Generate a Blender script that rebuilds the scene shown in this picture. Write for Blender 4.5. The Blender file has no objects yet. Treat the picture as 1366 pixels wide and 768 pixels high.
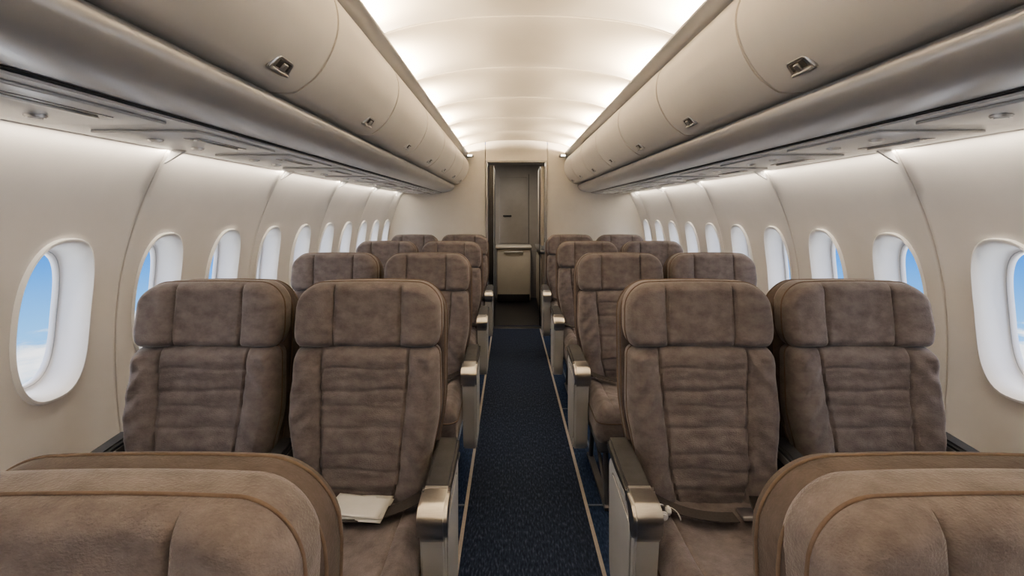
import bpy, math, random, bmesh
from mathutils import Vector, Matrix, noise
random.seed(4)
S=bpy.context.scene
COL=S.collection
R=math.radians

# ------------------------------------------------------------------ materials
def mat(name, col, rough=.5, metal=0., col2=None, nscale=8., bump=0., bscale=200., sheen=0., coat=0., vscale=(1,1,1), contrast=(.35,.65), spec=.5):
    m=bpy.data.materials.new(name); m.use_nodes=True
    nt=m.node_tree; b=nt.nodes['Principled BSDF']
    b.inputs['Base Color'].default_value=(*col,1)
    b.inputs['Roughness'].default_value=rough
    b.inputs['Metallic'].default_value=metal
    b.inputs['Specular IOR Level'].default_value=spec
    if sheen: 
        b.inputs['Sheen Weight'].default_value=sheen
        b.inputs['Sheen Roughness'].default_value=.4
        b.inputs['Sheen Tint'].default_value=(1,.99,.99,1)
    if coat: b.inputs['Coat Weight'].default_value=coat
    tc=nt.nodes.new('ShaderNodeTexCoord')
    mp=nt.nodes.new('ShaderNodeMapping'); mp.inputs['Scale'].default_value=vscale
    nt.links.new(tc.outputs['Object'],mp.inputs['Vector'])
    if col2:
        n=nt.nodes.new('ShaderNodeTexNoise'); n.inputs['Scale'].default_value=nscale; n.inputs['Detail'].default_value=6; n.inputs['Roughness'].default_value=.7
        r=nt.nodes.new('ShaderNodeValToRGB')
        r.color_ramp.elements[0].position=contrast[0]; r.color_ramp.elements[0].color=(*col,1)
        r.color_ramp.elements[1].position=contrast[1]; r.color_ramp.elements[1].color=(*col2,1)
        nt.links.new(mp.outputs['Vector'],n.inputs['Vector']); nt.links.new(n.outputs['Fac'],r.inputs['Fac'])
        nt.links.new(r.outputs['Color'],b.inputs['Base Color'])
    if bump:
        n2=nt.nodes.new('ShaderNodeTexNoise'); n2.inputs['Scale'].default_value=bscale; n2.inputs['Detail'].default_value=3
        bp=nt.nodes.new('ShaderNodeBump'); bp.inputs['Strength'].default_value=bump; bp.inputs['Distance'].default_value=.002
        nt.links.new(mp.outputs['Vector'],n2.inputs['Vector']); nt.links.new(n2.outputs['Fac'],bp.inputs['Height'])
        nt.links.new(bp.outputs['Normal'],b.inputs['Normal'])
    return m
def emis(name,col,st):
    m=bpy.data.materials.new(name); m.use_nodes=True; b=m.node_tree.nodes['Principled BSDF']
    b.inputs['Base Color'].default_value=(*col,1)
    b.inputs['Emission Color'].default_value=(*col,1); b.inputs['Emission Strength'].default_value=st
    return m
M_suede=mat('suede_taupe',(.118,.104,.106),.92,col2=(.218,.196,.200),nscale=17,bump=.7,bscale=260,sheen=.3,contrast=(.30,.72),spec=.12,vscale=(1,1,1.4))
M_suede2=mat('suede_edge',(.066,.055,.053),.92,col2=(.110,.093,.090),nscale=14,bump=.4,bscale=260,sheen=.2,spec=.12)
M_pipe=mat('tan_piping',(.11,.08,.062),.8,col2=(.15,.11,.088),nscale=40)
M_wall=mat('sidewall_panel',(.70,.67,.64),.42,col2=(.74,.71,.68),nscale=3)
M_bin=mat('bin_plastic',(.66,.625,.58),.36,col2=(.70,.665,.615),nscale=2.5,coat=.1)
M_ceil=mat('ceiling_panel',(.62,.56,.47),.5,col2=(.66,.60,.51),nscale=2)
M_rail=mat('silver_valance',(.46,.46,.47),.28,metal=.4,col2=(.50,.50,.51),nscale=3)
M_psu=mat('psu_grey',(.52,.52,.525),.3,metal=.2,col2=(.56,.56,.565),nscale=3)
M_psud=mat('psu_panel',(.28,.275,.275),.25,metal=.4,col2=(.32,.315,.315),nscale=5)
M_dark=mat('dark_gap',(.04,.036,.034),.7,col2=(.05,.045,.042))
M_chrome=mat('brushed_metal',(.60,.595,.59),.28,metal=1.,col2=(.68,.675,.67),nscale=30,vscale=(1,1,12))
M_arm=mat('armrest_panel',(.60,.60,.595),.38,col2=(.65,.65,.645),nscale=6,metal=.1)
M_armtrim=mat('armrest_trim',(.30,.295,.29),.35,metal=.5,col2=(.34,.335,.33),nscale=8)
M_pad=mat('armrest_pad',(.040,.042,.048),.6,col2=(.058,.060,.066),nscale=20,bump=.2,bscale=300,spec=.25)
M_frame=mat('seat_frame_metal',(.18,.18,.19),.4,metal=.7,col2=(.22,.22,.23))
M_reveal=mat('window_reveal',(.88,.87,.85),.35,col2=(.92,.91,.89),nscale=4)
M_bulk=mat('bulkhead_laminate',(.60,.57,.53),.45,col2=(.64,.61,.565),nscale=3)
M_black=mat('black_trim',(.012,.012,.013),.4,col2=(.018,.018,.02))
M_galley=mat('galley_laminate',(.24,.215,.19),.5,col2=(.28,.25,.22),nscale=3)
M_cart=mat('cart_panel',(.48,.44,.38),.4,col2=(.53,.49,.42),nscale=3)
M_belt=mat('belt_webbing',(.030,.027,.027),.8,col2=(.048,.042,.041),nscale=150)
M_paper=mat('paper_white',(.80,.79,.76),.8,col2=(.85,.84,.81),nscale=20)
M_white=mat('white_plastic',(.78,.78,.77),.3,col2=(.82,.82,.81))
M_gold=mat('pen_gold',(.62,.40,.16),.25,metal=1.,col2=(.7,.46,.2))
M_leather=mat('black_leather',(.02,.018,.017),.45,col2=(.035,.03,.028),nscale=30)
M_tube=emis('led_tube',(1,.80,.52),9)
M_lamp=emis('lamp_lens',(1,.95,.86),6)

def carpet(name,c1,c2,c3):
    m=bpy.data.materials.new(name); m.use_nodes=True; nt=m.node_tree; b=nt.nodes['Principled BSDF']
    b.inputs['Roughness'].default_value=.95; b.inputs['Specular IOR Level'].default_value=.1
    tc=nt.nodes.new('ShaderNodeTexCoord'); mp=nt.nodes.new('ShaderNodeMapping'); mp.inputs['Scale'].default_value=(130,35,1)
    nt.links.new(tc.outputs['Object'],mp.inputs['Vector'])
    n=nt.nodes.new('ShaderNodeTexNoise'); n.inputs['Scale'].default_value=1.; n.inputs['Detail'].default_value=3
    nt.links.new(mp.outputs['Vector'],n.inputs['Vector'])
    r=nt.nodes.new('ShaderNodeValToRGB'); e=r.color_ramp.elements
    e[0].position=.35; e[0].color=(*c1,1); e[1].position=.72; e[1].color=(*c3,1)
    x=e.new(.55); x.color=(*c2,1)
    nt.links.new(n.outputs['Fac'],r.inputs['Fac']); nt.links.new(r.outputs['Color'],b.inputs['Base Color'])
    bp=nt.nodes.new('ShaderNodeBump'); bp.inputs['Strength'].default_value=.6; bp.inputs['Distance'].default_value=.003
    nt.links.new(n.outputs['Fac'],bp.inputs['Height']); nt.links.new(bp.outputs['Normal'],b.inputs['Normal'])
    return m
M_carpet=carpet('aisle_carpet',(.013,.018,.034),(.023,.033,.061),(.054,.070,.110))
M_carpet2=carpet('side_carpet',(.014,.026,.062),(.027,.046,.10),(.050,.078,.15))
M_stripe=mat('carpet_stripe',(.34,.31,.285),.9,col2=(.40,.365,.335),nscale=80)
M_stripe2=mat('carpet_line_blue',(.12,.15,.21),.9,col2=(.15,.18,.25),nscale=80)

M_glass=bpy.data.materials.new('window_glass'); M_glass.use_nodes=True
nt=M_glass.node_tree; nt.nodes.clear()
o=nt.nodes.new('ShaderNodeOutputMaterial'); mx=nt.nodes.new('ShaderNodeMixShader'); t=nt.nodes.new('ShaderNodeBsdfTransparent'); g=nt.nodes.new('ShaderNodeBsdfGlossy')
g.inputs['Roughness'].default_value=.02; t.inputs['Color'].default_value=(.97,.98,1,1)
fr=nt.nodes.new('ShaderNodeFresnel'); fr.inputs['IOR'].default_value=1.06
nt.links.new(fr.outputs[0],mx.inputs[0]); nt.links.new(t.outputs[0],mx.inputs[1]); nt.links.new(g.outputs[0],mx.inputs[2]); nt.links.new(mx.outputs[0],o.inputs[0])

# ------------------------------------------------------------------ helpers
def mkmesh(name,v,f,m,angle=40,idx=None):
    me=bpy.data.meshes.new(name); me.from_pydata([tuple(p) for p in v],[],f)
    for x in (m if isinstance(m,list) else [m]): me.materials.append(x)
    if idx:
        for p,i in zip(me.polygons,idx): p.material_index=i
    me.validate(); me.update()
    bm=bmesh.new(); bm.from_mesh(me); bmesh.ops.recalc_face_normals(bm,faces=bm.faces); bm.to_mesh(me); bm.free()
    me.shade_smooth(); me.set_sharp_from_angle(angle=R(angle))
    return me
def ob(name,data,parent=None,loc=(0,0,0),rot=(0,0,0),scale=(1,1,1)):
    o=bpy.data.objects.new(name,data); COL.objects.link(o)
    o.location=loc; o.rotation_euler=rot; o.scale=scale
    if parent: o.parent=parent
    return o
def empty(name,loc=(0,0,0)):
    o=bpy.data.objects.new(name,None); COL.objects.link(o); o.location=loc; o.empty_display_size=.1; return o
def box(name,cx,cy,cz,sx,sy,sz,m,bev=0.,seg=3):
    bm=bmesh.new(); bmesh.ops.create_cube(bm,size=1)
    for v in bm.verts: v.co=Vector((v.co.x*sx+cx,v.co.y*sy+cy,v.co.z*sz+cz))
    if bev: bmesh.ops.bevel(bm,geom=bm.edges[:],offset=bev,segments=seg,profile=.5,affect='EDGES')
    me=bpy.data.meshes.new(name); bm.to_mesh(me); bm.free(); me.materials.append(m); me.shade_smooth()
    me.set_sharp_from_angle(angle=R(50)); return me
def cyl(name,r,h,m,seg=24,loc=(0,0,0),axis='Z',bev=.0):
    bm=bmesh.new(); bmesh.ops.create_cone(bm,cap_ends=True,segments=seg,radius1=r,radius2=r,depth=h)
    if bev: bmesh.ops.bevel(bm,geom=[e for e in bm.edges if abs(e.verts[0].co.z-e.verts[1].co.z)<1e-6],offset=bev,segments=2,affect='EDGES')
    if axis=='X': bmesh.ops.rotate(bm,verts=bm.verts,matrix=Matrix.Rotation(R(90),3,'Y'))
    if axis=='Y': bmesh.ops.rotate(bm,verts=bm.verts,matrix=Matrix.Rotation(R(90),3,'X'))
    bmesh.ops.translate(bm,verts=bm.verts,vec=loc)
    me=bpy.data.meshes.new(name); bm.to_mesh(me); bm.free(); me.materials.append(m); me.shade_smooth(); me.set_sharp_from_angle(angle=R(40)); return me
def catmull(pts,n=6):
    out=[]; P=[pts[0]]+list(pts)+[pts[-1]]
    for i in range(1,len(P)-2):
        p0,p1,p2,p3=[Vector(P[j]) for j in (i-1,i,i+1,i+2)]
        for k in range(n):
            t=k/n
            out.append(.5*((2*p1)+(-p0+p2)*t+(2*p0-5*p1+4*p2-p3)*t*t+(-p0+3*p1-3*p2+p3)*t**3))
    out.append(Vector(pts[-1])); return out
def extr_y(name,prof,y0,y1,m,closed=True,s=1,angle=35):
    n=len(prof); v=[];f=[]
    for y in (y0,y1):
        for p in prof: v.append((p[0]*s,y,p[1]))
    for i in range(n if closed else n-1):
        j=(i+1)%n; f.append((i,j,n+j,n+i))
    if closed: f.append(tuple(range(n))); f.append(tuple(range(2*n-1,n-1,-1)))
    return mkmesh(name,v,f,m,angle)
def extr_x(name,prof,x0,x1,m,bev=.004,seg=3):
    bm=bmesh.new()
    a=[bm.verts.new((x0,p[0],p[1])) for p in prof]; b=[bm.verts.new((x1,p[0],p[1])) for p in prof]
    n=len(prof)
    f1=bm.faces.new(a); f2=bm.faces.new(b[::-1])
    for i in range(n): bm.faces.new((a[i],b[i],b[(i+1)%n],a[(i+1)%n]))
    bmesh.ops.recalc_face_normals(bm,faces=bm.faces)
    if bev: bmesh.ops.bevel(bm,geom=list(set(f1.edges[:]+f2.edges[:])),offset=bev,segments=seg,affect='EDGES')
    me=bpy.data.meshes.new(name); bm.to_mesh(me); bm.free(); me.materials.append(m); me.shade_smooth(); me.set_sharp_from_angle(angle=R(40)); return me
def roundpoly(pts,r,n=6):
    out=[]; N=len(pts)
    for i in range(N):
        p=Vector(pts[i]); a=Vector(pts[i-1]); b=Vector(pts[(i+1)%N]); rr=r[i] if isinstance(r,(list,tuple)) else r
        da=(a-p); db=(b-p); l=min(rr,da.length*.45,db.length*.45)
        A=p+da.normalized()*l; B=p+db.normalized()*l
        for k in range(n+1):
            t=k/n; out.append(A*(1-t)**2+p*2*t*(1-t)+B*t*t)
    return out
def tube(name,pts,r,m,closed=False,res=3):
    c=bpy.data.curves.new(name,'CURVE'); c.dimensions='3D'; c.bevel_depth=r; c.bevel_resolution=res; c.use_fill_caps=True
    s=c.splines.new('POLY'); s.points.add(len(pts)-1)
    for i,p in enumerate(pts): s.points[i].co=(*p,1)
    s.use_cyclic_u=closed; c.materials.append(m); return c
def ribbon(name,pts,w,th,m,side=None):
    v=[];f=[];n=len(pts)
    for i,p in enumerate(pts):
        p=Vector(p); t=(Vector(pts[min(i+1,n-1)])-Vector(pts[max(i-1,0)])).normalized()
        up=Vector((0,0,1)); sd=t.cross(up).normalized() if not side else Vector(side)
        nn=sd.cross(t).normalized()
        for a,b in ((-1,-1),(1,-1),(1,1),(-1,1)): v.append(p+sd*a*w/2+nn*b*th/2)
    for i in range(n-1):
        for k in range(4): f.append((i*4+k,i*4+(k+1)%4,i*4+4+(k+1)%4,i*4+4+k))
    f.append((0,1,2,3)); f.append((n*4-1,n*4-2,n*4-3,n*4-4))
    return mkmesh(name,v,f,m,40)

# ------------------------------------------------------------------ room shell
CW=.46; WY0=1.585
Y0=WY0-CW*9-CW/2; Y1=WY0+CW*9+CW/2
def wx(z):
    d=z-.95
    return 1.57-(.21*(d/.73)**2 if d>0 else .18*(-d/.95)**2.2)
WIN_A,WIN_B,WIN_Z=.125,.25,1.07
def wr(dy,dz,n=2.7): return 1/((abs(dy)/WIN_A)**n+(abs(dz)/WIN_B)**n)**(1/n)
win_y=[WY0+CW*k for k in range(-9,10)]
ZA,ZB=.60,1.50; NY,NZ=12,24
def cell_ring(yc):
    pts=[]
    for i in range(NY): pts.append((-CW/2+CW*i/NY,ZA))
    for i in range(NZ): pts.append((CW/2,ZA+(ZB-ZA)*i/NZ))
    for i in range(NY): pts.append((CW/2-CW*i/NY,ZB))
    for i in range(NZ): pts.append((-CW/2,ZB-(ZB-ZA)*i/NZ))
    return pts
DIRS=[]
for (dy,z) in cell_ring(0):
    dz=z-WIN_Z; l=math.hypot(dy,dz); DIRS.append((dy/l,dz/l,l))
def build_wall(s,name):
    v=[];f=[]
    def add(p): v.append(p); return len(v)-1
    zl=[0,.04,.1,.2,.3,.4,.5,ZA]; zu=[ZB,1.55,1.6,1.65,1.7,1.76]
    pitch=2*CW
    def wp(y,z,off=0):
        ph=((y-(WY0+CW/2))/pitch)%1.0
        bow=.028*(1-abs(2*ph-1)**6)
        return (s*(wx(z)-.0235+bow+off),y,z)
    for yc in win_y:
        k=round((yc-WY0)/CW)
        seamR=(k%2==0); seamL=(k%2!=0)
        def yadj(y):
            if seamR and y>yc+CW/2-.0001: return y-.005
            if seamL and y<yc-CW/2+.0001: return y+.005
            return y
        ring=cell_ring(yc); n=len(ring)
        T=[0,.02,.05,.1,.18,.28,.4,.52,.64,.76,.88,1]
        offs=[.012,.003,0]+[0]*20
        rows=[]
        for ti,t in enumerate(T):
            row=[]
            for i,(dy,z) in enumerate(ring):
                ux,uz,l=DIRS[i]; r0=wr(ux,uz)
                r=r0+(l-r0)*t
                yy=yc+ux*r; zz=WIN_Z+uz*r
                if t==1: yy=yc+dy; zz=z
                row.append(add(wp(yadj(yy),zz,offs[ti])))
            rows.append(row)
        for a,b in zip(rows[:-1],rows[1:]):
            for i in range(n): f.append((a[i],a[(i+1)%n],b[(i+1)%n],b[i]))
        for zz in (zl,zu):
            g=[[add(wp(yadj(yc-CW/2+CW*i/NY),z)) for i in range(NY+1)] for z in zz]
            for a,b in zip(g[:-1],g[1:]):
                for i in range(NY): f.append((a[i],a[i+1],b[i+1],b[i]))
        zs=zl[:-1]+[ZA+(ZB-ZA)*i/NZ for i in range(NZ+1)]+zu[1:]
        for cond,ye,sg in ((seamR,yc+CW/2,1),(seamL,yc-CW/2,-1)):
            if cond:
                g=[[add(wp(ye-sg*.005,z)),add(wp(ye-sg*.0025,z,.003)),add(wp(ye-sg*.0015,z,.034))] for z in zs]
                for a,b in zip(g[:-1],g[1:]):
                    for i in range(2): f.append((a[i],a[i+1],b[i+1],b[i]))
    idx=[0]*len(f)
    for yc in win_y:
        k=round((yc-WY0)/CW)
        if k%2==0:
            ye=yc+CW/2; zs=[i*1.76/40 for i in range(41)]
            g=[[add((s*(wx(z)+.012),ye-.06,z)),add((s*(wx(z)+.012),ye+.06,z))] for z in zs]
            for a,b in zip(g[:-1],g[1:]): f.append((a[0],a[1],b[1],b[0])); idx.append(1)
    me=bpy.data.meshes.new(name); me.from_pydata(v,[],f); me.materials.append(M_wall); me.materials.append(M_dark)
    for p,i in zip(me.polygons,idx): p.material_index=i
    bm=bmesh.new(); bm.from_mesh(me); bmesh.ops.remove_doubles(bm,verts=bm.verts,dist=.0003)
    bmesh.ops.recalc_face_normals(bm,faces=bm.faces); bm.to_mesh(me); bm.free()
    me.shade_smooth()
    return ob(name,me)
WALLS={-1:build_wall(-1,'wall_left'),1:build_wall(1,'wall_right')}

def window_mesh(s):
    v=[];f=[]; n=len(DIRS)
    prof=[(1.065,.004),(1.05,-.010),(1.02,-.012),(.99,-.002),(.965,.015),(.945,.04),(.93,.085),(.915,.092),(.885,.094),(.872,.100),(.87,.115)]
    for sc,dp in prof:
        for ux,uz,l in DIRS:
            r=wr(ux,uz)*sc; z=WIN_Z+uz*r
            v.append((s*(wx(z)+dp),ux*r,z))
    for a in range(len(prof)-1):
        for i in range(n): f.append((a*n+i,a*n+(i+1)%n,(a+1)*n+(i+1)%n,(a+1)*n+i))
    fr=mkmesh('window_frame',v,f,M_reveal,60)
    v=[]
    for ux,uz,l in DIRS:
        r=wr(ux,uz)*.9; z=WIN_Z+uz*r; v.append((s*(wx(z)+.106),ux*r,z))
    v.append((s*(wx(WIN_Z)+.106),0,WIN_Z))
    pane=mkmesh('window_pane',v,[(i,(i+1)%n,n) for i in range(n)],M_glass,60)
    g=tube('gasket',[(s*(wx(WIN_Z+uz*wr(ux,uz)*.90)+.0945),ux*wr(ux,uz)*.90,WIN_Z+uz*wr(ux,uz)*.90) for ux,uz,l in DIRS],.0022,M_psu,True,2)
    return fr,pane,g
WM={-1:window_mesh(-1),1:window_mesh(1)}
wn=1
for s in (-1,1):
    for yc in win_y:
        e=ob('window_%d'%wn,WM[s][0],loc=(0,yc,0)); wn+=1
        ob('pane',WM[s][1],e); ob('gasket',WM[s][2],e)

# floor
YM=(Y0+Y1)/2
fl=ob('floor',box('floor',0,(Y0+9)/2,-.03,3.2,9-Y0,.06,M_carpet2))
ob('aisle_runner',box('aisle_carpet',0,YM,.002,.58,Y1-Y0,.004,M_carpet,0),fl)
for s,nm in ((-1,'left'),(1,'right')):
    ob('aisle_stripe_'+nm,box('stripe',s*.290,YM,.003,.016,Y1-Y0,.006,M_stripe),fl)
for s in (-1,1):
    for k in range(0,5):
        ob('cross_line',box('line',s*.72,2.36+1.16*(k-1),.002,.84,.012,.004,M_stripe2),fl)
    for x in (.40,.98):
        ob('track_line',box('track',s*x,YM,.002,.012,Y1-Y0,.004,M_stripe2),fl)
for s,nm in ((-1,'left'),(1,'right')):
    ob('baseboard_'+nm,box('bb',s*1.360,YM,.06,.02,Y1-Y0,.12,M_armtrim,.008))

# ceiling
def cz(x): 
    q=min(abs(x)/.745,1); return 2.150+.150*(1-q**2.3)**.62
edges=[Y0]+[y for y in [1.42+.775*k for k in range(-6,7)] if Y0+.1<y<Y1-.1]+[Y1]
v=[];f=[];NX=48
xs=[.745*math.sin(math.pi/2*(i/NX*2-1)) for i in range(NX+1)]
for a,b in zip(edges[:-1],edges[1:]):
    ca=0 if a==Y0 else .014; cb=0 if b==Y1 else .014
    cols=[(a+.005,ca),(a+.008,ca*.3),(a+.018,ca*.05)]
    for q in range(1,12):
        t=q/12; cols.append((a+(b-a)*t,.018*(abs(2*t-1)**2.0-1)))
    cols+=[(b-.018,cb*.05),(b-.008,cb*.3),(b-.005,cb)]
    if ca==0: cols[0]=(a,0)
    if cb==0: cols[-1]=(b+.01,0)
    base=len(v)
    for y,o in cols:
        for x in xs: v.append((x,y,cz(x)+o))
    for r in range(len(cols)-1):
        for i in range(NX): q=base+r*(NX+1)+i; f.append((q,q+1,q+NX+2,q+NX+1))
ce=ob('ceiling',mkmesh('ceiling',v,f,M_ceil,50))
ob('ceiling_backing',extr_y('cb',[(x,cz(x)+.0155) for x in xs],Y0,Y1,M_dark,False),ce)
prof=[(1.345,1.70),(1.42,1.76),(1.42,1.95),(1.25,2.25),(.9,2.42),(0,2.46),(-.9,2.42),(-1.25,2.25),(-1.42,1.95),(-1.42,1.76),(-1.345,1.70)]
ob('light_seal_shell',extr_y('crown',prof,Y0,Y1,M_psud,False),ce)  # unseen shell over the bins, added to block sky light leaking in

# bins
curve=catmull([(.735,1.766),(.700,1.773),(.640,1.822),(.597,1.895),(.580,1.97),(.592,2.04),(.632,2.092),(.685,2.112)],6)
binprof=[Vector((1.30,1.768)),Vector((.765,1.768))]+curve+[Vector((.90,2.112)),Vector((1.24,2.05)),Vector((1.30,1.95))]
core=[Vector((p[0]+.010 if p[0]<1.2 else p[0]-.01,min(max(p[1],1.776),2.104))) for p in binprof]
def binmesh(s,L):
    bm=bmesh.new(); n=len(binprof)
    a=[bm.verts.new((p[0]*s,.003,p[1])) for p in binprof]; b=[bm.verts.new((p[0]*s,L-.003,p[1])) for p in binprof]
    f1=bm.faces.new(a); f2=bm.faces.new(b[::-1])
    for i in range(n): bm.faces.new((a[i],b[i],b[(i+1)%n],a[(i+1)%n]))
    bmesh.ops.recalc_face_normals(bm,faces=bm.faces)
    bmesh.ops.bevel(bm,geom=list(set(f1.edges[:]+f2.edges[:])),offset=.005,segments=2,affect='EDGES')
    me=bpy.data.meshes.new('overhead_bin'); bm.to_mesh(me); bm.free(); me.materials.append(M_bin); me.shade_smooth(); me.set_sharp_from_angle(angle=R(50)); return me
latch_plate=extr_x('latch_plate',roundpoly([(-.040,.024),(.040,.024),(.052,-.024),(-.052,-.024)],.012),-.006,.006,M_chrome,.004)
latch_hole=box('latch_hole',-.0055,0,.003,.003,.060,.022,M_dark,.001)
latch_paddle=box('latch_paddle',-.009,.0,-.003,.008,.020,.026,M_chrome,.003)
latch_bar=box('latch_bar',-.010,0,-.016,.010,.076,.008,M_chrome,.003)
for s in (-1,1):
    for a,b in zip(edges[:-1],edges[1:]):
        e=ob('overhead_bin',binmesh(s,b-a),loc=(0,a,0))
        ob('bin_liner',extr_y('liner',core,-.0,.0045,M_dark,True,s),e)
        if b-a>.5:
            le=empty('latch'); le.parent=e; le.location=(s*.666,(b-a)-.17,1.797)
            le.rotation_euler=(0,R(-40 if s>0 else 40),0); le.scale=(s,1,1)
            for d in (latch_plate,latch_hole,latch_paddle,latch_bar): ob(d.name,d,le)
    nm='left' if s<0 else 'right'
    c=catmull([(.93,1.662),(.86,1.667),(.80,1.683),(.762,1.712),(.752,1.745),(.762,1.760)],6)
    c=[Vector((1.345,1.652))]+c+[Vector((.80,1.7655)),Vector((1.345,1.7655))]
    va=ob('trim_valance_'+nm,extr_y('valance',c,Y0,Y1,M_rail,True,s))
    ob('valance_joint',box('vj',s*.915,YM,1.6615,.004,Y1-Y0,.002,M_dark),va)
    ob('underside',box('us',s*1.13,YM,1.6545,.41,Y1-Y0,.006,M_psu),va)
    rp=[(.715,2.1135),(.66,2.1145),(.600,2.128),(.590,2.138),(.590,2.147),(.597,2.152),(.606,2.148),(.616,2.134),(.66,2.122),(.715,2.119)]
    ob('trim_cove_'+nm,extr_y('rail',[Vector(p) for p in rp],Y0,Y1,M_psu,True,s))

# service units
svc_panel=box('panel',0,0,-.003,.30,.46,.008,M_psu,.003)
svc_slot=box('slot',.07,0,-.0075,.05,.26,.003,M_psud,.001)
svc_bar=box('bar',.07,0,-.011,.014,.22,.006,M_chrome,.002)
svc_ring=cyl('ring',.021,.008,M_chrome,loc=(-.06,0,-.010),bev=.002)
svc_lens=cyl('lens',.013,.003,M_white,loc=(-.06,0,-.0150))
for s in (-1,1):
    for k in range(-1,9):
        e=empty('passenger_service_unit',(s*1.11,1.02+.58*k,1.6512))
        ob('panel',svc_panel,e); ob('slot_recess',svc_slot,e); ob('slot_bar',svc_bar,e)
        for d in (-.10,.10):
            ob('reading_lamp_ring',svc_ring,e,loc=(0,d,0)); ob('reading_lamp_lens',svc_lens,e,loc=(0,d,0))
    for k in range(-2,5):
        y=WY0+CW/2+.92*k
        ob('panel_bracket',extr_y('br',[Vector((1.28,1.652)),Vector((1.335,1.652)),Vector((1.366,1.60)),Vector((1.335,1.618))],y-.006,y+.006,M_psu,True,s),WALLS[s])

# lights (long axis runs down the cabin)
def area(name,loc,d,sx,sy,p,col):
    l=bpy.data.lights.new(name,'AREA'); l.shape='RECTANGLE'; l.size=sx; l.size_y=sy; l.energy=p; l.color=col
    z=-Vector(d).normalized(); yv=Vector((0,1,0)); x=yv.cross(z).normalized(); yv=z.cross(x)
    m=Matrix((x,yv,z)).transposed()
    o=ob(name,l,loc=loc); o.rotation_euler=m.to_euler(); return o
WARM=(1,.83,.61)
for s in (-1,1):
    for a,b in zip(edges[:-1],edges[1:]):
        L=b-a
        if L<.3: continue
        yc=(a+b)/2; ln=min(.42,L-.18)
        area('cove_light',(s*.672,yc,2.136),(-s*math.cos(R(42)),0,math.sin(R(42))),.022,ln,12.5,WARM)
        ob('cove_tube',tube('tube',[(s*.692,yc-ln/2,2.130),(s*.692,yc+ln/2,2.130)],.006,M_tube))
for s in (-1,1):
    area('sidewall_wash_light',(s*1.350,YM,1.650),(s*.18,0,-1),.012,Y1-Y0-.2,15.0,(1,.88,.72))
for s in (-1,1):
    l=bpy.data.lights.new('daylight','SUN'); l.energy=7.5; l.angle=R(105); l.color=(1,.995,.98)
    d=Vector((-s*1,-.15,-.10)).normalized()
    o=ob('daylight',l,loc=(s*6,2,4)); o.rotation_euler=(-d).to_track_quat('Z','Y').to_euler()

# bulkhead with doorway
DX=.375; DZ=2.05
be=empty('wall_back',(0,Y1,0))
outer=[(wx(z),z) for z in [0,.2,.4,.6,.8,1.,1.2,1.4,1.6,1.7]]+[(1.44,1.78),(1.42,1.95),(1.2,2.3),(.375,2.46)]
poly=[Vector((DX,0))]+[Vector((p[0]+.01,p[1])) for p in outer]
for s in (-1,1):
    ob('panel_'+('left' if s<0 else 'right'),extr_y('p',poly,0,.05,M_bulk,True,s),be)
ob('header',box('h',0,.025,(DZ+2.46)/2,2*DX,.05,2.46-DZ,M_bulk),be)
dfm=empty('door_1',(0,Y1,0))
for s in (-1,1):
    ob('jamb',box('jamb',s*(DX-.012),.02,DZ/2,.024,.09,DZ,M_armtrim,.004),dfm)
ob('head',box('head',0,.02,DZ-.012,2*DX,.09,.024,M_armtrim,.004),dfm)
ob('folded_door_leaf',box('leaf',-.315,.45,1.0,.07,.75,2.0,M_black,.006),dfm)
ob('leaf_edge',box('le',-.277,.075,1.0,.006,.012,2.0,M_chrome,.002),dfm)
ob('door_panel_right',box('dpr',.325,.36,1.50,.045,.60,.98,M_cart,.012),dfm)
ob('door_panel_post',box('dpp',.292,.10,1.0,.012,.03,1.98,M_black,.003),dfm)
ob('wall_front',box('wf',0,Y0-.03,1.22,3.2,.05,2.5,M_bulk))
ob('trim_threshold',box('th',0,Y1+.03,.004,.72,.12,.010,M_black,.003))

# aft galley
G1=8.1
ob('floor_galley',box('gf',0,7.15,.003,1.5,2.1,.006,M_black))
e=empty('wall_galley_rear')
ob('rear',box('r',0,G1,1.10,1.7,.05,2.2,M_galley),e)
ob('rear_joint',box('rj',.235,G1-.028,1.4,.008,.006,1.3,M_dark),e)
ob('rear_door_panel',box('rdp',-.02,G1-.03,1.45,.46,.012,1.10,M_galley,.006),e)
ob('rear_handle',box('rh',-.12,G1-.045,1.36,.14,.02,.025,M_black,.004),e)
ob('wall_galley_left',box('sl',-.47,7.05,1.10,.05,1.9,2.2,M_black))
ob('wall_galley_right',box('sr',.80,7.05,1.10,.05,1.9,2.2,M_galley))
ob('ceiling_galley',box('gc',0,7.05,2.225,1.7,2.1,.05,M_galley))
gl=empty('ceiling_lamp')
ob('lens_1',box('l1',.02,6.75,2.19,.24,.10,.012,M_lamp,.003),gl)
ob('lens_2',box('l2',.02,7.45,2.19,.24,.10,.012,M_lamp,.003),gl)
area('galley_light',(.02,6.9,2.17),(0,0,-1),.24,.3,10,(1,.90,.76))
ca=empty('galley_cart',(.0,0,0))
ob('body',box('cb',-.02,7.83,.44,.54,.42,.82,M_cart,.03,4),ca)
ob('top_tray',box('ct',-.02,7.82,.87,.57,.46,.05,M_cart,.02,4),ca)
ob('kick',box('ck',-.02,7.615,.08,.50,.02,.12,M_black,.003),ca)
ob('handle',box('ch',-.02,7.60,.80,.30,.02,.02,M_chrome,.006),ca)
gc=empty('galley_counter')
ob('base',box('b',.54,7.0,.44,.40,1.2,.87,M_galley,.01),gc)
ob('worktop',box('w',.53,7.0,.90,.43,1.24,.04,M_chrome,.008),gc)
for i in range(3): ob('door_panel',box('dp',.336,6.6+.40*i,.45,.012,.36,.72,M_cart,.008),gc)
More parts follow.
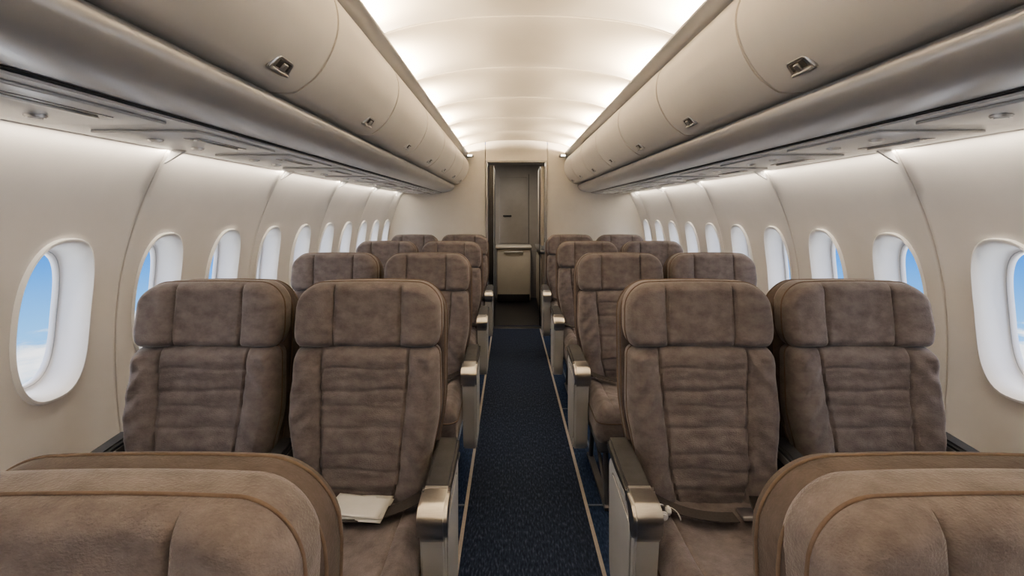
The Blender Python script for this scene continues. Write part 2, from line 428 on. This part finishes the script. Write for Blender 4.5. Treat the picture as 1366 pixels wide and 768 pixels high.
ob('latch',box('lt',.326,6.6,.74,.012,.08,.03,M_chrome,.004),gc)
ob('cup',cyl('cup',.035,.09,M_white,bev=.004),gc,loc=(.38,6.6,.966)); ob('kettle_body',cyl('kb',.05,.14,M_black,bev=.01),gc,loc=(.42,6.85,.991))
for s in (-1,1):
    e=empty('emergency_lamp',(s*.56,Y1-.07,2.10))
    ob('housing',box('hs',0,0,0,.09,.10,.035,M_psud,.012),e); ob('lens',box('ln',0,-.051,0,.05,.006,.018,M_lamp,.002),e)

# ------------------------------------------------------------------ seat parts
def lin(x,xs_,ys_):
    if x<=xs_[0]: return ys_[0]
    for i in range(len(xs_)-1):
        if x<=xs_[i+1]:
            t=(x-xs_[i])/(xs_[i+1]-xs_[i]); t=t*t*(3-2*t); return ys_[i]+(ys_[i+1]-ys_[i])*t
    return ys_[-1]
def rnd(d,Rr):
    q=1-min(max(d,0)/Rr,1); return math.sqrt(max(0,1-q*q))
def gv(d,w): return math.exp(-(d/w)**2)
def pillow(name,Wf,zb,zt,rt,rb,Re,T,hf,mapf,thick,m,nu=88,nv=90,back=.94,crown=.008):
    v=[];f=[]
    us=[]; 
    for i in range(nu+1):
        s_=i/nu*2-1; us.append(.5*s_+.5*math.sin(math.pi/2*s_))
    vs=[]
    for j in range(nv+1):
        s_=j/nv*2-1; vs.append((.65*s_+.35*math.sin(math.pi/2*s_)+1)/2)
    def corner(u,W,r):
        if r<=0: return 0
        ov=max(0,(abs(u)*W-(W-r))/r); ov=min(ov,1); return r*(1-math.sqrt(max(0,1-ov*ov)))
    pts={}
    for j,vv in enumerate(vs):
        for i,u in enumerate(us):
            top=zt-corner(u,Wf(zt-rt),rt)-crown*u*u; bot=zb+corner(u,Wf(zb+rb),rb)
            z=bot+(top-bot)*vv; W=Wf(z); x=u*W
            e=rnd((1-abs(u))*W,Re)*rnd(top-z,Re)*rnd(z-bot,Re)
            d=e*(T+hf(x,z,u))
            pts[(i,j)]=(x,z); v.append(mapf(x,z,d))
    N=nu+1
    for j in range(nv):
        for i in range(nu): q=j*N+i; f.append((q,q+1,q+N+1,q+N))
    loop=[(i,0) for i in range(nu)]+[(nu,j) for j in range(nv)]+[(i,nv) for i in range(nu,0,-1)]+[(0,j) for j in range(nv,0,-1)]
    czz=(zb+zt)/2
    L=len(loop)
    prev=[j*N+i for i,j in loop]
    for (dep,sc) in ((thick*.7,1.0),(thick*.92,.985),(thick,back)):
        cur=[]
        for i,j in loop:
            x,z=pts[(i,j)]
            v.append(mapf(x*sc,czz+(z-czz)*sc,-dep)); cur.append(len(v)-1)
        for k in range(L): f.append((prev[k],prev[(k+1)%L],cur[(k+1)%L],cur[k]))
        prev=cur
    f.append(tuple(prev[::-1]))
    outline=[pts[k] for k in loop]
    return mkmesh(name,v,f,m,55),outline
RC=.12
yoff=lambda z:(z-1.1)*RC
nz3=lambda x,y,z,s: noise.noise(Vector((x*s,y*s,z)))
def h_head(x,z,u):
    a=abs(x); sx=.112
    h=.017*(1/(1+math.exp(-(a-sx-.02)/.010)))
    h-=.012*gv(a-sx,.0042)
    h+=.006*nz3(x,z,2.1,8)+.0028*nz3(x,z*.5,5.,30)
    h+=.003*gv(z-(1.02+.02*math.sin(x*30)),.008)*(.5+.5*nz3(x,z,7.,8))
    return h
mh=lambda x,z,d:(x,yoff(z)+.045-d,z)
head,hout=pillow('headrest',lambda z:lin(z,[.97,1.03,1.2],[.238,.246,.241]),.968,1.184,.082,.028,.030,.040,h_head,mh,.06,M_suede,nu=96,nv=60)
def xs_seam(z): return lin(z,[.46,.62,.97],[.100,.128,.146])
LZ=[.535,.60,.648,.725,.79,.835,.905]
def h_back(x,z,u):
    a=abs(x); sx=xs_seam(z)
    h=.024*(1/(1+math.exp(-(a-sx-.018)/.012)))
    h-=.012*gv(a-sx,.0040)
    if a<sx:
        for i,l in enumerate(LZ):
            k=.7+.8*nz3(x*1.0,i*3.3,11.,5)
            h-=.0036*max(0,k)*gv(z-l-.012*nz3(x,i,1.,6),.0045)
            h+=.0022*gv(z-l-.02,.012)
    else:
        h+=.0042*math.sin(z*75+a*90)*max(0,nz3(x,z,3.,7)+.35)
    h+=.007*nz3(x,z*1.5,4.1+x,6)+.0032*nz3(x*.6,z*1.7,9.,26)
    h+=.012*gv(z-.62,.10)
    return h
WB=lambda z:lin(z,[.44,.60,.78,.985],[.195,.222,.246,.240])
back,bout=pillow('back_cushion',WB,.43,.978,.03,.05,.035,.045,h_back,mh,.06,M_suede,nu=96,nv=130)
ms=lambda x,z,d:(x,yoff(z)+.095-d,z)
WS=lambda z:lin(z,[.38,.58,.80,1.2],[.205,.230,.252,.248])
shell,sout=pillow('back_shell',WS,.36,1.176,.105,.04,.03,.022,lambda x,z,u:0,ms,.080,M_suede2,nu=60,nv=60,back=.90)
def pipe(out,yo): return [(x,yoff(z)+yo,z) for x,z in out]
pipe_head=tube('piping_head',pipe(hout,.043),.0027,M_pipe,True,2)
pipe_back=tube('piping_back',pipe(bout,.048),.0027,M_pipe,True,2)
pipe_shell=tube('piping_shell',pipe(sout,.096),.0030,M_pipe,True,2)
pipe_shell2=tube('piping_rear',[(x*1.003,yoff(z)+.148,z) for x,z in sout],.0027,M_pipe,True,2)
def h_seat(x,y,u):
    a=abs(x); h=.010*gv(a-.19,.05)
    h-=.006*gv(a-.150,.004)
    h+=.006*nz3(x,y,3.3,7)+.0025*nz3(x,y,8.,28)
    h-=.016*gv(y+.20,.16)*gv(x,.14)
    return h
mc=lambda x,y,d:(x,y,.440+d)
cush,cout=pillow('seat_cushion',lambda y:.232,-.53,-.02,.03,.05,.055,.068,h_seat,mc,.10,M_suede,nu=70,nv=70)
pipe_c=tube('piping_cushion',[(x*1.002,y,.441) for x,y in cout],.003,M_pipe,True,2)
pan=box('seat_pan',0,-.26,.315,.44,.46,.06,M_frame,.015)
LEGS=[]
for x in (-.17,.17):
    LEGS.append(tube('front_leg',[(x,-.40,.30),(x,-.42,.10),(x,-.44,.015)],.013,M_frame))
    LEGS.append(tube('rear_leg',[(x,-.06,.30),(x,-.02,.15),(x,.03,.015)],.013,M_frame))
    LEGS.append(tube('brace',[(x,-.41,.06),(x,-.05,.27)],.009,M_frame))
    LEGS.append(box('floor_rail',x,-.20,.012,.035,.54,.018,M_frame,.004))
HW=.034
pp=roundpoly([(-.020,.625),(-.300,.602),(-.325,.57),(-.268,.23),(-.235,.18),(-.02,.18),(.02,.24),(.02,.59)],[.03,.02,.02,.05,.03,.05,.05,.03])
arm_panel=extr_x('side_panel',pp,-HW,HW,M_arm,.006)
pi2=roundpoly([(-.032,.588),(-.289,.566),(-.244,.236),(-.037,.216)],.038)
arm_groove=extr_x('inset_border',pi2,-HW-.0010,HW+.0010,M_armtrim,.0005)
pi_=roundpoly([(-.036,.584),(-.285,.562),(-.241,.240),(-.041,.220)],.035)
arm_inset=extr_x('inset_panel',pi_,-HW-.0030,HW+.0030,M_arm,.003)
pt=roundpoly([(.035,.660),(-.250,.638),(-.262,.610),(-.10,.606),(.03,.620)],[.012,.012,.012,.02,.02])
arm_pad=extr_x('arm_pad',pt,-HW-.004,HW+.004,M_pad,.010)
pc=roundpoly([(-.245,.644),(-.318,.638),(-.346,.610),(-.341,.562),(-.315,.534),(-.285,.540),(-.278,.57),(-.25,.605)],[.006,.03,.03,.03,.02,.012,.02,.01])
arm_cap=extr_x('metal_cap',pc,-HW-.006,HW+.006,M_chrome,.009,4)
arm_band=extr_x('cap_band',roundpoly([(-.236,.6445),(-.249,.6445),(-.249,.602),(-.236,.604)],.002),-HW-.0058,HW+.0058,M_armtrim,.008)
arm_hinge=tube('hinge_bracket',[(0,.015,.63),(0,.045,.64),(0,.070,.62),(0,.078,.57),(0,.06,.53)],.013,M_arm)
pm=roundpoly([(.02,.655),(-.30,.628),(-.335,.61),(-.325,.585),(-.26,.578),(.02,.595)],[.01,.02,.02,.015,.03,.01])
mid_pad=extr_x('arm_pad',pm,-.027,.027,M_pad,.008)
mid_cap=extr_x('arm_side',roundpoly([(.02,.640),(-.28,.618),(-.27,.590),(.02,.608)],.008),-.0295,.0295,M_armtrim,.003)
mid_sup=extr_x('arm_support',roundpoly([(.03,.62),(-.06,.61),(-.04,.40),(.03,.40)],.015),-.014,.014,M_frame,.003)
def arc(p0,p1,p2,n=10):
    return [Vector(p0)*(1-t)**2+Vector(p1)*2*t*(1-t)+Vector(p2)*t*t for t in [i/n for i in range(n+1)]]
belt_a=ribbon('belt_strap_a',arc((-.205,-.115,.545),(-.12,-.195,.522),(.03,-.185,.522)),.046,.003,M_belt)
belt_b=ribbon('belt_strap_b',arc((.222,-.12,.600),(.17,-.20,.510),(.08,-.190,.526)),.046,.003,M_belt)
buckle=box('belt_buckle',.070,-.187,.532,.064,.050,.014,M_chrome,.005)
COMMON=[head,back,shell,pipe_head,pipe_back,pipe_shell,pipe_shell2,cush,pipe_c,pan,belt_a,belt_b,buckle]+LEGS
def seat(x,y,s,aisle,scale=(1,1,1),rz=0):
    e=empty('airplane_seat',(x,y,0)); e.scale=scale; e.rotation_euler=(0,0,rz)
    for d in COMMON: 
        o=ob(d.name.split('.')[0],d,e)
        if d in (belt_a,belt_b,buckle) : o.scale=(s,1,1)
    if aisle:
        lx=-s*.270
        for d in (arm_panel,arm_groove,arm_inset,arm_pad,arm_cap,arm_band): ob(d.name,d,e,loc=(lx,0,0))
        ob('hinge_bracket',arm_hinge,e,loc=(-s*.250,-.07,0))
    else:
        for lx,dz in ((-s*.267,.01),(s*.275,.03)):
            for d in (mid_pad,mid_cap,mid_sup): ob(d.name,d,e,loc=(lx,0,dz))
    return e
for k in range(1,5):
    y=.46+1.16*k
    for s in (-1,1):
        seat(s*.557,y,s,True); seat(s*1.090,y,s,False)
seat(-.552,.50,-1,True,(1,1,.93)); seat(.495,.50,1,True,(1,1,.93))
seat(-1.09,.50,-1,False,(1,1,.93)); seat(1.035,.50,1,False,(1,1,.93))

# ------------------------------------------------------------------ small items
e=empty('folded_napkin',(-.535,1.47,.524)); e.rotation_euler=(R(3),R(-2),R(-8))
for i,(dx,dy,rz,w,h) in enumerate(((0,0,0,.180,.11),(.004,.004,4,.17,.105),(-.004,.002,-3,.175,.10))):
    N=10; v=[];f=[]
    for a in range(N+1):
        for b in range(N+1):
            x=(a/N-.5)*w; yy=(b/N-.5)*h
            v.append((x,yy,.003+i*.004+.004*noise.noise(Vector((x*12,yy*12,i*3)))))
    for a in range(N):
        for b in range(N): q=a*(N+1)+b; f.append((q,q+1,q+N+2,q+N+1))
    o_=ob('sheet_%d'%(i+1),mkmesh('sheet',v,f,M_paper,60),e,loc=(dx,dy,0),rot=(0,0,R(rz)))
    md=o_.modifiers.new('s','SOLIDIFY'); md.thickness=.002
e=empty('notebook',(.672,1.42,.540)); e.rotation_euler=(R(4),R(-6),R(-15))
ob('cover',box('cv',0,0,0,.075,.13,.004,M_leather,.0015),e); ob('pages',box('pg',0,0,.005,.070,.125,.007,M_paper,.001),e); ob('cover_top',box('ct',0,0,.011,.075,.13,.004,M_leather,.0015),e)
e=empty('ballpoint_pen',(.762,1.45,.605)); e.rotation_euler=(R(12),R(6),0)
ob('barrel',cyl('b',.0065,.10,M_gold,16),e); ob('cap',cyl('c',.0072,.045,M_leather,16,loc=(0,0,.055),bev=.001),e)
ob('clip',box('cl',0,-.008,.055,.003,.002,.035,M_gold,.0005),e); ob('tip',cyl('t',.003,.02,M_gold,12,loc=(0,0,-.058)),e)
e=empty('earphones',(.365,1.41,.541))
ob('bud_1',cyl('bud',.013,.014,M_white,loc=(0,0,0),axis='Y',bev=.004),e); ob('bud_2',cyl('bud',.013,.014,M_white,loc=(.02,.02,.004),axis='X',bev=.004),e)
ob('cable',tube('cable',[tuple(p) for p in arc((0,0,-.01),(-.02,.03,.03),(.02,.06,-.006),14)+arc((.02,.06,-.006),(.06,.05,-.008),(.05,.0,-.012),10)],.002,M_white),e)

# ------------------------------------------------------------------ world
w=bpy.data.worlds.new('sky'); S.world=w; w.use_nodes=True; nt=w.node_tree; nt.nodes.clear()
out=nt.nodes.new('ShaderNodeOutputWorld'); bg=nt.nodes.new('ShaderNodeBackground'); bg.inputs['Strength'].default_value=1.25
tc=nt.nodes.new('ShaderNodeTexCoord'); sp=nt.nodes.new('ShaderNodeSeparateXYZ'); nt.links.new(tc.outputs['Generated'],sp.inputs[0])
mr=nt.nodes.new('ShaderNodeMapRange'); mr.inputs['From Min'].default_value=-.18; mr.inputs['From Max'].default_value=.25
nt.links.new(sp.outputs['Z'],mr.inputs['Value'])
rp=nt.nodes.new('ShaderNodeValToRGB'); el=rp.color_ramp.elements
el[0].position=0; el[0].color=(.20,.48,.85,1); el[1].position=1; el[1].color=(.02,.12,.50,1)
x=el.new(.28); x.color=(.045,.24,.68,1)
nt.links.new(mr.outputs[0],rp.inputs[0])
mp=nt.nodes.new('ShaderNodeMapping'); mp.inputs['Scale'].default_value=(4,4,18); mp.inputs['Location'].default_value=(1.7,.4,.9); nt.links.new(tc.outputs['Generated'],mp.inputs[0])
n=nt.nodes.new('ShaderNodeTexNoise'); n.inputs['Scale'].default_value=1.5; n.inputs['Detail'].default_value=7; n.inputs['Roughness'].default_value=.6
nt.links.new(mp.outputs[0],n.inputs[0])
mz=nt.nodes.new('ShaderNodeMapRange'); mz.inputs['From Min'].default_value=-.09; mz.inputs['From Max'].default_value=-.22; mz.inputs['To Min'].default_value=-.30; mz.inputs['To Max'].default_value=.14
nt.links.new(sp.outputs['Z'],mz.inputs['Value'])
ad=nt.nodes.new('ShaderNodeMath'); ad.operation='ADD'; nt.links.new(n.outputs[0],ad.inputs[0]); nt.links.new(mz.outputs[0],ad.inputs[1])
cr=nt.nodes.new('ShaderNodeMapRange'); cr.inputs['From Min'].default_value=.42; cr.inputs['From Max'].default_value=.56; cr.interpolation_type='SMOOTHSTEP'; nt.links.new(ad.outputs[0],cr.inputs['Value'])
cc=nt.nodes.new('ShaderNodeValToRGB'); cc.color_ramp.elements[0].position=.40; cc.color_ramp.elements[0].color=(.38,.56,.78,1); cc.color_ramp.elements[1].position=.56; cc.color_ramp.elements[1].color=(1.,1.,1.,1)
nt.links.new(n.outputs[0],cc.inputs[0])
mx=nt.nodes.new('ShaderNodeMix'); mx.data_type='RGBA'; nt.links.new(cr.outputs[0],mx.inputs[0]); nt.links.new(rp.outputs[0],mx.inputs[6]); nt.links.new(cc.outputs[0],mx.inputs[7])
nt.links.new(mx.outputs[2],bg.inputs[0]); nt.links.new(bg.outputs[0],out.inputs[0])

# ------------------------------------------------------------------ camera
cam=bpy.data.cameras.new('camera'); co=ob('camera',cam,loc=(-.08,0,1.42),rot=(R(90),0,0))
cam.sensor_width=36; cam.lens=36*650/1366; cam.shift_x=3/1366; cam.shift_y=-101/1366; cam.clip_start=.02
S.camera=co
S.view_settings.view_transform='AgX'
S.view_settings.look='AgX - Medium High Contrast'
S.view_settings.exposure=0.4
